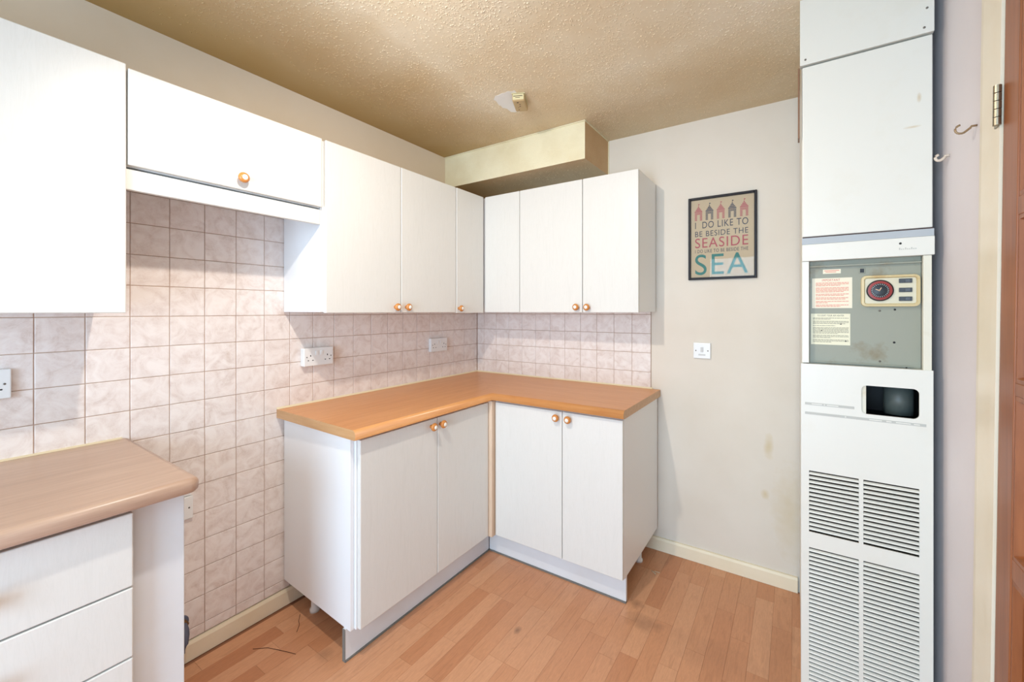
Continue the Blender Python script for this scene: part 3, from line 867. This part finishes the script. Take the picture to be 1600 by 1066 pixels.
lip = box('header_strip', (1.988, HY-0.004, 1.494), (2.307, HY+0.019, 1.5485), 'enamel', t, 0.0015)
lathe('indicator', [(0, 0), (0.0032, 0), (0.0032, 0.0006), (0, 0.001)], (2.232, HY-0.0041, 1.532), (0, -1, 0), 'black', lip, 12)
boxes('maker_mark', [((2.229+0.0045*k, HY-0.0046, 1.513), (2.2315+0.0045*k, HY-0.0039, 1.516+0.003*(k % 3 == 0))) for k in range(9)], 'stripe', lip)
box('side_strip', (1.989, HY, 1.161), (cx0, HY+0.019, 1.4935), 'enamel', t, 0.001)
box('side_strip', (cx1, HY, 1.157), (2.3015, HY+0.019, 1.4935), 'enamel_aged', t, 0.001)
cp = box('control_panel', (cx0+0.0005, HY+0.022, 1.145), (cx1-0.0005, HY+0.03, 1.4945), 'enamel_grey', t)
cp['label'] = 'stained grey-green control panel'
cy_ = HY+0.022
# ledges of the recess
box('ledge', (cx0+0.001, HY+0.012, 1.474), (cx1-0.001, cy_-0.0002, 1.4785), 'enamel_grey', cp)
box('ledge', (cx0+0.014, HY+0.016, 1.163), (cx1-0.02, cy_-0.0002, 1.1655), 'enamel_grey', cp)
# labels
lb = box('warning_label', (2.016, cy_-0.0008, 1.340), (2.121, cy_-0.0001, 1.438), 'label_red_paper', cp)
lb2 = box('lighting_label', (2.013, cy_-0.0008, 1.221), (2.116, cy_-0.0001, 1.322), 'label_paper', cp)
lb3 = box('small_label', (2.045, cy_-0.0008, 1.452), (2.092, cy_-0.0001, 1.466), 'label_red_paper', cp)
# thing > part > sub-part is the limit: the print goes beside the labels
yl_ = cy_-0.0011
flat_text('lettering', 'IMPORTANT', 2.043, 2.090, 1.4275, 1.4345, yl_, 'ink_red', cp)
rr_ = random.Random(3)
lst = []; zc_ = 1.421
for para in (3, 4, 2, 2, 2, 2):
    for k in range(para):
        xe = 2.112 if k < para-1 else 2.027+rr_.uniform(0.03, 0.08)
        x_ = 2.026
        while x_ < xe:
            w_ = rr_.uniform(0.004, 0.012); lst.append(((x_, yl_, zc_), (min(x_+w_, xe), yl_+0.0002, zc_+0.0022))); x_ += w_+0.0012
        zc_ -= 0.0043
    zc_ -= 0.0032
boxes('print_lines', lst, 'ink_red_soft', cp)
flat_text('lettering', 'TO LIGHT YOUR AIR HEATER', 2.030, 2.100, 1.3135, 1.3185, yl_, 'ink_black', cp)
lst = []; zc_ = 1.307
for para in (2, 3, 1, 6, 3, 3):
    for k in range(para):
        xe = 2.112 if k < para-1 else 2.02+rr_.uniform(0.04, 0.09)
        x_ = 2.018
        while x_ < xe:
            w_ = rr_.uniform(0.003, 0.010); lst.append(((x_, yl_, zc_), (min(x_+w_, xe), yl_+0.0002, zc_+0.0017))); x_ += w_+0.001
        zc_ -= 0.0037
    zc_ -= 0.0030
boxes('print_lines', lst, 'ink_grey', cp)
boxes('print_marks', [((2.090, yl_-.0001, 1.287), (2.094, yl_+.0002, 1.290)), ((2.040, yl_-.0001, 1.265), (2.043, yl_+.0002, 1.268)), ((2.103, yl_-.0001, 1.232), (2.106, yl_+.0002, 1.236))], 'ink_black', cp)
boxes('print_lines', [((2.049, yl_, 1.4605), (2.088, yl_+.0002, 1.463)), ((2.052, yl_, 1.456), (2.08, yl_+.0002, 1.458))], 'ink_red_soft', cp)
# square sight glass
box('sight_glass', (2.137, cy_-0.003, 1.449), (2.153, cy_-0.0002, 1.466), 'enamel_grey', cp, 0.001)
box('sight_hole', (2.140, cy_-0.004, 1.4515), (2.150, cy_-0.0031, 1.4635), 'black', cp)
for (a, b, mm, r_) in ((2.2235, 1.3350, 'black', .003), (2.188, 1.3315, 'screw', .003), (2.222, 1.235, 'black', .0032), (2.1885, 1.1755, 'screw', .003), (2.250, 1.16, 'black', .002)):
    lathe('screw_hole', [(0, 0), (r_, 0), (r_*.9, 0.0012), (0, 0.0016)], (a, cy_-0.0001, b), (0, -1, 0), mm, cp, 12)
# timer
def rrect(x0, x1, z0, z1, r, n=5):
    pts = []
    for (cx_, cz_, a0) in ((x1-r, z1-r, 0), (x0+r, z1-r, 90), (x0+r, z0+r, 180), (x1-r, z0+r, 270)):
        for k in range(n+1):
            a = math.radians(a0+90*k/n); pts.append((cx_+r*math.cos(a), cz_+r*math.sin(a)))
    return pts
def shell(name, rings, m, parent):
    """stack of matching outlines [(pts, y)], closed at the last one"""
    bm = bmesh.new(); V = [[bm.verts.new((x, y, z)) for x, z in pts] for pts, y in rings]
    for a, b in zip(V, V[1:]):
        n_ = len(a)
        for i in range(n_): bm.faces.new([a[i], a[(i+1) % n_], b[(i+1) % n_], b[i]])
    bm.faces.new(V[-1]); bm.faces.new(V[0][::-1])
    return link(name, to_mesh(bm, name), parent, m)
tx0, tx1, tz0, tz1 = 2.142, 2.280, 1.344, 1.441
tmr = shell('timer_housing', [(rrect(tx0, tx1, tz0, tz1, .014), cy_-0.0002), (rrect(tx0+.001, tx1-.001, tz0+.001, tz1-.001, .013), cy_-0.012),
                              (rrect(tx0+.007, tx1-.007, tz0+.007, tz1-.007, .008), cy_-0.0135), (rrect(tx0+.009, tx1-.009, tz0+.009, tz1-.009, .006), cy_-0.009)], 'bezel', t)
tmr['label'] = 'cream timer housing yellowed at its rim'
shell('timer_face', [(rrect(tx0+.0095, tx1-.0095, tz0+.0095, tz1-.0095, .006), cy_-0.0088), (rrect(tx0+.010, tx1-.010, tz0+.010, tz1-.010, .006), cy_-0.0100)], 'timer_face', tmr)
dc = (2.187, cy_-0.010, 1.3935)
lathe('dial', [(0, 0.0002), (0.0325, 0.0002), (0.0325, 0.004), (0.0305, 0.0055), (0.029, 0.0058), (0.022, 0.0062), (0.0215, 0.0066), (0.0, 0.0066)], dc, (0, -1, 0),
      ['black', 'red_ring', 'dial_dark'], tmr, 40, [0, 0, 0, 0, 1, 2, 2])
bm = bmesh.new()
for k in range(24):
    a = 2*math.pi*k/24
    for rr0, rr1, ww in ((0.0175, 0.0208, 0.0006),):
        u = Vector((math.cos(a), 0, math.sin(a))); w = Vector((-math.sin(a), 0, math.cos(a)))
        c0 = Vector(dc)+Vector((0, -0.0068, 0))
        bm.faces.new([bm.verts.new(c0+u*rr0-w*ww), bm.verts.new(c0+u*rr1-w*ww), bm.verts.new(c0+u*rr1+w*ww), bm.verts.new(c0+u*rr0+w*ww)])
link('dial_marks', to_mesh(bm, 'dial_marks'), tmr, 'dial_mark')
bm = bmesh.new()
def hand(a, L, w_):
    u = Vector((math.cos(a), 0, math.sin(a))); w = Vector((-math.sin(a), 0, math.cos(a))); c0 = Vector(dc)+Vector((-0.002, -0.0072, 0.0))
    vs = [c0-u*.002-w*w_, c0+u*L-w*w_*.6, c0+u*L+w*w_*.6, c0-u*.002+w*w_]
    f1 = [bm.verts.new(v) for v in vs]; f2 = [bm.verts.new(v+Vector((0, -.001, 0))) for v in vs]
    bm.faces.new(f1); bm.faces.new(f2)
    for i in range(4): bm.faces.new([f1[i], f1[(i+1) % 4], f2[(i+1) % 4], f2[i]])
hand(math.radians(60), 0.010, 0.0013); hand(math.radians(155), 0.010, 0.0013)
link('pointer', to_mesh(bm, 'pointer'), tmr, 'hand')
for zc_ in (1.4215, 1.394, 1.3675):
    box('rocker_switch', (2.231, cy_-0.0135, zc_-0.0065), (2.261, cy_-0.0101, zc_+0.0065), 'rocker', tmr, 0.001)
    box('rocker_pad', (2.245, cy_-0.0150, zc_-0.0045), (2.256, cy_-0.0136, zc_+0.0045), 'rocker_hi', tmr, 0.0005)

# lower front with opening and louvre windows
ox0, ox1, oz0, oz1 = 2.141, 2.274, 1.013, 1.101
V1 = (0.609, 0.809); V2 = (0.012, 0.558)
VC = ((2.007, 2.135), (2.146, 2.274))
lx0, lx1, lz0, lz1 = 1.985, 2.304, FZ+0.001, 1.158
bm = bmesh.new()
y0_, y1_ = HY-0.003, HY+0.019
# frame members around openings (front sheet with holes), built as slabs that share faces
def slab(a, b): bm_box(bm, (a[0], y0_, a[1]), (b[0], y0_+0.004, b[1]))
slab((lx0, oz1), (lx1, lz1)); slab((lx0, V1[1]), (lx1, oz0)); 
slab((lx0, oz0), (ox0, oz1)); slab((ox1, oz0), (lx1, oz1))
for (a, b) in (V1, V2):
    slab((lx0, a), (VC[0][0], b)); slab((VC[0][1], a), (VC[1][0], b)); slab((VC[1][1], a), (lx1, b))
slab((lx0, V2[1]), (lx1, V1[0])); slab((lx0, lz0), (lx1, V2[0]))
# folded returns left, right and top
bm_box(bm, (lx0, y0_+0.004, lz0), (lx0+0.002, y1_, lz1)); bm_box(bm, (lx1-0.002, y0_+0.004, lz0), (lx1, y1_, lz1)); bm_box(bm, (lx0+0.002, y0_+0.004, lz1-0.002), (lx1-0.002, y1_, lz1))
bmesh.ops.remove_doubles(bm, verts=bm.verts, dist=1e-6)
fp = link('front_panel', to_mesh(bm, 'front_panel'), t, 'enamel')
# rounded corner fillets for the opening
bm = bmesh.new()
r_ = 0.014
for (cx_, cz_, sx_, sz_) in ((ox0, oz0, 1, 1), (ox1, oz0, -1, 1), (ox0, oz1, 1, -1), (ox1, oz1, -1, -1)):
    arc = [(cx_+sx_*(r_-r_*math.cos(a)), cz_+sz_*(r_-r_*math.sin(a))) for a in [math.pi/2*k/6 for k in range(7)]]
    pts = [(cx_, cz_)] + arc
    f0 = [bm.verts.new((x, y0_, z)) for x, z in pts]; f1 = [bm.verts.new((x, y0_+0.004, z)) for x, z in pts]
    bm.faces.new(f0); bm.faces.new(f1)
    for i in range(len(pts)): bm.faces.new([f0[i], f0[(i+1) % len(pts)], f1[(i+1) % len(pts)], f1[i]])
link('corner_fillet', to_mesh(bm, 'corner_fillet'), fp, 'enamel')
# cavity behind the opening
boxes('flue_cavity', [((ox0-0.02, HY+0.20, oz0-0.03), (ox1+0.015, HY+0.205, oz1+0.03)), ((ox0-0.02, HY+0.002, oz0-0.03), (ox0-0.012, HY+0.20, oz1+0.03)),
                      ((ox1+0.010, HY+0.002, oz0-0.03), (ox1+0.015, HY+0.20, oz1+0.03)), ((ox0-0.012, HY+0.002, oz0-0.03), (ox1+0.010, HY+0.20, oz0-0.022)),
                      ((ox0-0.012, HY+0.002, oz1+0.022), (ox1+0.010, HY+0.20, oz1+0.03))], 'cavity', t)
lathe('flue_pipe', [(0, -0.045), (0.036, -0.045), (0.036, 0.045), (0, 0.045)], (2.240, HY+0.075, 1.055), (0, 0, 1), 'pipe', t, 28)
box('cavity_jamb', (ox0-0.0115, HY+0.002, oz0-0.02), (ox0+0.012, HY+0.05, oz1+0.02), 'enamel_aged', t)
# printed stripes
def stripe(x0, x1, z0, z1, gaps):
    boxes('printed_stripe', [((x0, y0_-0.0006, z0), (x1, y0_-0.0001, z1))], 'stripe', fp)
    boxes('stripe_print', [((a, y0_-0.0009, z0+0.0025), (b, y0_-0.0006, z1-0.0025)) for a, b in gaps], 'enamel', fp)
stripe(1.996, 2.124, 1.024, 1.032, [(2.014, 2.042), (2.046, 2.050), (2.054, 2.084)])
stripe(1.996, 2.289, 0.993, 1.001, [(2.10, 2.104), (2.16, 2.19), (2.20, 2.212), (2.222, 2.255), (2.262, 2.275)])
# louvre slats
pitch = 0.01385
def slat_mesh(x0, x1):
    bm = bmesh.new()
    pf = [(y0_+0.0005, 0.0000), (y0_-0.0024, 0.0008), (y0_-0.0012, 0.0042), (y0_+0.0045, 0.0074), (y0_+0.0062, 0.0074), (y0_+0.0020, 0.0035)]
    v0 = [bm.verts.new((x0, y, z)) for y, z in pf]; v1 = [bm.verts.new((x1, y, z)) for y, z in pf]
    bm.faces.new(v0); bm.faces.new(v1[::-1])
    for i in range(len(pf)): bm.faces.new([v0[i], v0[(i+1) % len(pf)], v1[(i+1) % len(pf)], v1[i]])
    return to_mesh(bm, 'slat')
base_w = wloc(fp)
for (a, b) in VC:
    me = slat_mesh(a+0.0002, b-0.0002); me.materials.append(M['enamel'])
    for (z0, z1) in (V1, V2):
        z = z1 - pitch + 0.0012
        while z > z0-0.004:
            o = bpy.data.objects.new('slat', me); COL.objects.link(o); o.parent = fp
            o.location = Vector((0, 0, z)) - base_w
            z -= pitch
for (z0, z1) in (V1, V2):
    box('vent_shade_sheet', (1.99, HY+0.021, z0-0.01), (2.30, HY+0.024, z1+0.01), 'louvre_shade', t)  # sheet coloured dark to paint in the shade between the slats
# batten beside the heater
tag(box('wood_batten', (1.9765, HY+0.004, 1.905), (1.9815, HY+0.05, 2.137), 'batten', None, 0.001), 'thin brown wooden batten fixed to the side of the heater', 'batten')

# ------------------------------------------------------------------ right wall: door, architrave, hooks
def sheared(o):
    c = o.location
    for v in o.data.vertices: v.co.y -= LEAN*(v.co.z+c.z-1.25)
    return structure(o)
sheared(prism('trim_1', [(XR-0.010, -1.014), (XR-0.0005, -1.014), (XR-0.0005, -1.146), (XR-0.017, -1.146), (XR-0.017, -1.118), (XR-0.014, -1.112), (XR-0.014, -1.04), (XR-0.012, -1.02)], 'z', FZ+0.001, DZ+0.08, 'architrave'))
sheared(box('trim_2', (XR-0.014, DY1-0.10, FZ+0.001), (XR-0.0005, DY1, DZ+0.08), 'architrave', None, 0.003))
sheared(box('trim_3', (XR-0.014, DY1+0.001, DZ), (XR-0.0005, -1.147, DZ+0.08), 'architrave', None, 0.003))
d = thing('door_1', 'brown panelled wooden door', 'door', (XR, -1.5, FZ))
del d['label']; del d['category']; structure(d)
dx0, dx1 = XR-0.013, XR+0.027
ya, yb = DY0-0.003, DY1+0.003
st = 0.068
zs = [(0.006, 0.16), (0.815, 0.855), (1.17, 1.195), (1.51, 1.545), (1.92, DZ-0.003)]
box('stile', (dx0, ya-st, FZ+0.006), (dx1, ya, DZ-0.003), 'door_brown', d, 0.002)
box('stile', (dx0, yb, FZ+0.006), (dx1, yb+st, DZ-0.003), 'door_brown', d, 0.002)
box('stile', (dx0, (ya+yb)/2-0.04, FZ+0.006), (dx1, (ya+yb)/2+0.04, DZ-0.003), 'door_brown', d, 0.002)
for z0, z1 in zs:
    for a, b in ((ya-st-0.0002, (ya+yb)/2+0.0402), ((ya+yb)/2-0.0402, yb+st+0.0002)):
        box('rail', (dx0+0.001, b, z0), (dx1-0.001, a, z1), 'door_brown', d, 0.002)
for (_, z0), (z1, _) in zip(zs, zs[1:]):
    for a, b in ((ya-st-0.0004, (ya+yb)/2+0.0404), ((ya+yb)/2-0.0404, yb+st+0.0004)):
        bm = bmesh.new()
        R0 = [(a, z0), (b, z0), (b, z1), (a, z1)]
        def ring(i, x): return [bm.verts.new((x, y+(-i if y == a else i), z+(i if z == z0 else -i))) for y, z in R0]
        rr = [ring(0, dx0+0.002), ring(0.008, dx0+0.001), ring(0.014, dx0+0.013), ring(0.03, dx0+0.013), ring(0.05, dx0+0.006)]
        for p, q in zip(rr, rr[1:]):
            for i in range(4): bm.faces.new([p[i], p[(i+1) % 4], q[(i+1) % 4], q[i]])
        bm.faces.new(rr[-1])
        back = [bm.verts.new((dx1-0.008, y, z)) for y, z in R0]
        for i in range(4): bm.faces.new([rr[0][i], rr[0][(i+1) % 4], back[(i+1) % 4], back[i]])
        bm.faces.new(back)
        link('door_panel', to_mesh(bm, 'door_panel'), d, 'door_brown')
for zc_ in (0.25, 1.743):
    hg = boxes('hinge', [((XR-0.0195, -1.146, zc_-0.04), (XR-0.0175, -1.128, zc_+0.04))], 'steel', d)
    for k in range(5):
        bm = bmesh.new()
        lathe_bm(bm, [(0, 0.0008), (0.0062, 0.0008), (0.0062, 0.0152), (0, 0.0152)], (XR-0.0215, -1.149, zc_-0.04+0.016*k), (0, 0, 1), 14)
        for f in bm.faces: f.smooth = False
        link('knuckle', to_mesh(bm, 'knuckle'), hg, 'steel')
box('handle', (dx0-0.05, yb+0.03, 1.0), (dx0-0.002, yb+0.05, 1.02), 'steel', d, 0.004)
for o in d.children_recursive:
    wz = wloc(o)
    if o.data.users > 1: continue
    for v in o.data.vertices: v.co.y -= LEAN*(v.co.z+wz.z-1.25)

def cup_hook(label, y, z, L, m_):
    # screws into the right wall, pointing into the room (-x)
    x = XR
    pts = [(x-0.0005, y, z), (x-0.010, y, z), (x-0.014*L, y, z-0.004*L)]
    R_ = 0.013*L
    cx_ = x-0.034*L; cz_ = z-0.004*L
    for k in range(11):
        a = math.radians(-40-22*k)
        pts.append((cx_+R_*math.cos(a), y, cz_+R_*math.sin(a)))
    o = tube('cup_hook', pts, 0.0024 if m_ == 'hook_brass' else 0.0036, m_, None, 8)
    tag(o, label, 'hook', 'cup hooks on the side wall')
cup_hook('dull brass cup hook screwed in beside the cream door frame', -0.978, 1.770, 0.80, 'hook_brass')
cup_hook('cream coated cup hook on the side wall close to the heater', -0.770, 1.764, 0.62, 'hook')

# ------------------------------------------------------------------ ceiling pieces
t = thing('ceiling_alarm', 'small yellowed box-shaped alarm fixed to the textured ceiling', 'alarm', (0.85, -0.71, CZ))
ux = Vector((0.866, 0.5, 0)).normalized(); ang = math.atan2(0.103, -0.047) - math.pi/2   # axis of its length
u = Vector((math.cos(ang), math.sin(ang), 0)); w = Vector((-math.sin(ang), math.cos(ang), 0))
c0 = Vector((0.853, -0.708, 0))
def rot_box(name, a, b, m_, parent, bev):
    bm = bmesh.new(); vs, fs = bm_box(bm, a, b)
    if bev: bmesh.ops.bevel(bm, geom=list(bm.edges), offset=bev, segments=3, profile=0.5, affect='EDGES')
    for v in bm.verts:
        p = c0+u*v.co.x+w*v.co.y; v.co = (p.x, p.y, v.co.z)
    return link(name, to_mesh(bm, name), parent, m_)
body = rot_box('case', (-0.030, -0.056, CZ-0.036), (0.030, 0.058, CZ-0.0045), 'alarm', t, 0.007)
rot_box('base_plate', (-0.032, -0.060, CZ-0.0042), (0.032, 0.060, CZ-0.0008), 'alarm_side', t, 0.001)
rot_box('end_face', (-0.026, -0.0585, CZ-0.032), (0.026, -0.0565, CZ-0.006), 'alarm_side', t, 0.0005)
rot_box('slot', (-0.024, -0.0592, CZ-0.017), (0.020, -0.0587, CZ-0.014), 'dark_edge', t, 0)
rot_box('slot', (-0.014, -0.0592, CZ-0.024), (0.008, -0.0587, CZ-0.022), 'dark_edge', t, 0)
for a, b, r_ in ((-0.006, -0.036, .004), (0.002, -0.018, .0028), (0.0, 0.0, .0028), (-0.008, 0.010, .0016), (-0.01, 0.034, .0024)):
    rot_box('vent_hole', (a-r_, b-r_, CZ-0.0366), (a+r_, b+r_*.8, CZ-0.0357), 'dark_edge', t, 0)
pts = [(0.739, -0.77), (0.762, -0.790), (0.80, -0.800), (0.838, -0.796), (0.870, -0.786), (0.860, -0.72), (0.83, -0.66), (0.80, -0.62), (0.775, -0.600), (0.752, -0.606), (0.744, -0.625), (0.738, -0.66), (0.733, -0.70), (0.737, -0.74)]
pts = [(a+rs.uniform(-.006, .006), b+rs.uniform(-.006, .006)) for i in range(len(pts)) for a, b in (pts[i], ((pts[i][0]+pts[(i+1) % len(pts)][0])/2, (pts[i][1]+pts[(i+1) % len(pts)][1])/2))]
prism('paint_patch', pts, 'z', CZ-0.0007, CZ-0.0001, 'white_patch', ceiling)['label'] = 'fresh white paint patch'

# ceiling spotlight that lights the room (above the frame)
t = thing('ceiling_lamp', 'small white adjustable spotlight on the ceiling turned to the room corner', 'lamp', (LAMP[0], LAMP[1], CZ))
LD = (Vector(LAMP_AIM)-Vector(LAMP)).normalized()
lathe('holder', [(0, 0.0008), (0.05, 0.0008), (0.048, 0.014), (0.012, 0.018), (0.010, 0.062), (0, 0.062)], (LAMP[0]-LD.x*.05, LAMP[1]-LD.y*.05, CZ), (0, 0, -1), 'plastic', t, 24)
lathe('shade', [(0, -0.075), (0.022, -0.072), (0.034, -0.05), (0.040, -0.012), (0.038, -0.012), (0.032, -0.048), (0, -0.055)], LAMP, LD, 'plastic', t, 28)
lathe('bulb', [(0, -0.054), (0.018, -0.048), (0.030, -0.020), (0.026, -0.012), (0, -0.008)], LAMP, LD, 'bulb', t, 24)
sl = bpy.data.lights.new('spot_beam', 'SPOT'); sl.energy = LAMP_POWER; sl.color = (1.0, 0.93, 0.84)
sl.spot_size = math.radians(175); sl.spot_blend = 0.75; sl.shadow_soft_size = 0.026
slo = bpy.data.objects.new('spot_beam', sl); COL.objects.link(slo); slo.parent = t
slo.location = Vector(LAMP)-wloc(t); slo.rotation_euler = LD.to_track_quat('-Z', 'Y').to_euler()

# ------------------------------------------------------------------ bits on the floor
zf = FZ+0.0016
tag(tube('twig', [(0.157, -1.58, zf), (0.20, -1.545, zf), (0.245, -1.528, zf), (0.29, -1.512, zf), (0.325, -1.501, zf)], 0.0009, 'twig', None, 5), 'long thin dark fibre lying on the floor between the units', 'fibre')
tag(tube('twig', [(0.126, -1.375, zf), (0.16, -1.40, zf), (0.185, -1.41, zf), (0.215, -1.438, zf)], 0.0010, 'twig', None, 5), 'short bent dark fibre on the floor by the cupboard leg', 'fibre')
tag(tube('paper_scrap', [(1.345, -0.22, zf), (1.36, -0.235, zf+.004), (1.372, -0.24, zf), (1.36, -0.222, zf+.003), (1.385, -0.215, zf)], 0.0018, 'scrap', None, 5), 'tiny cream scrap on the floor beside the end base cupboard', 'scrap')
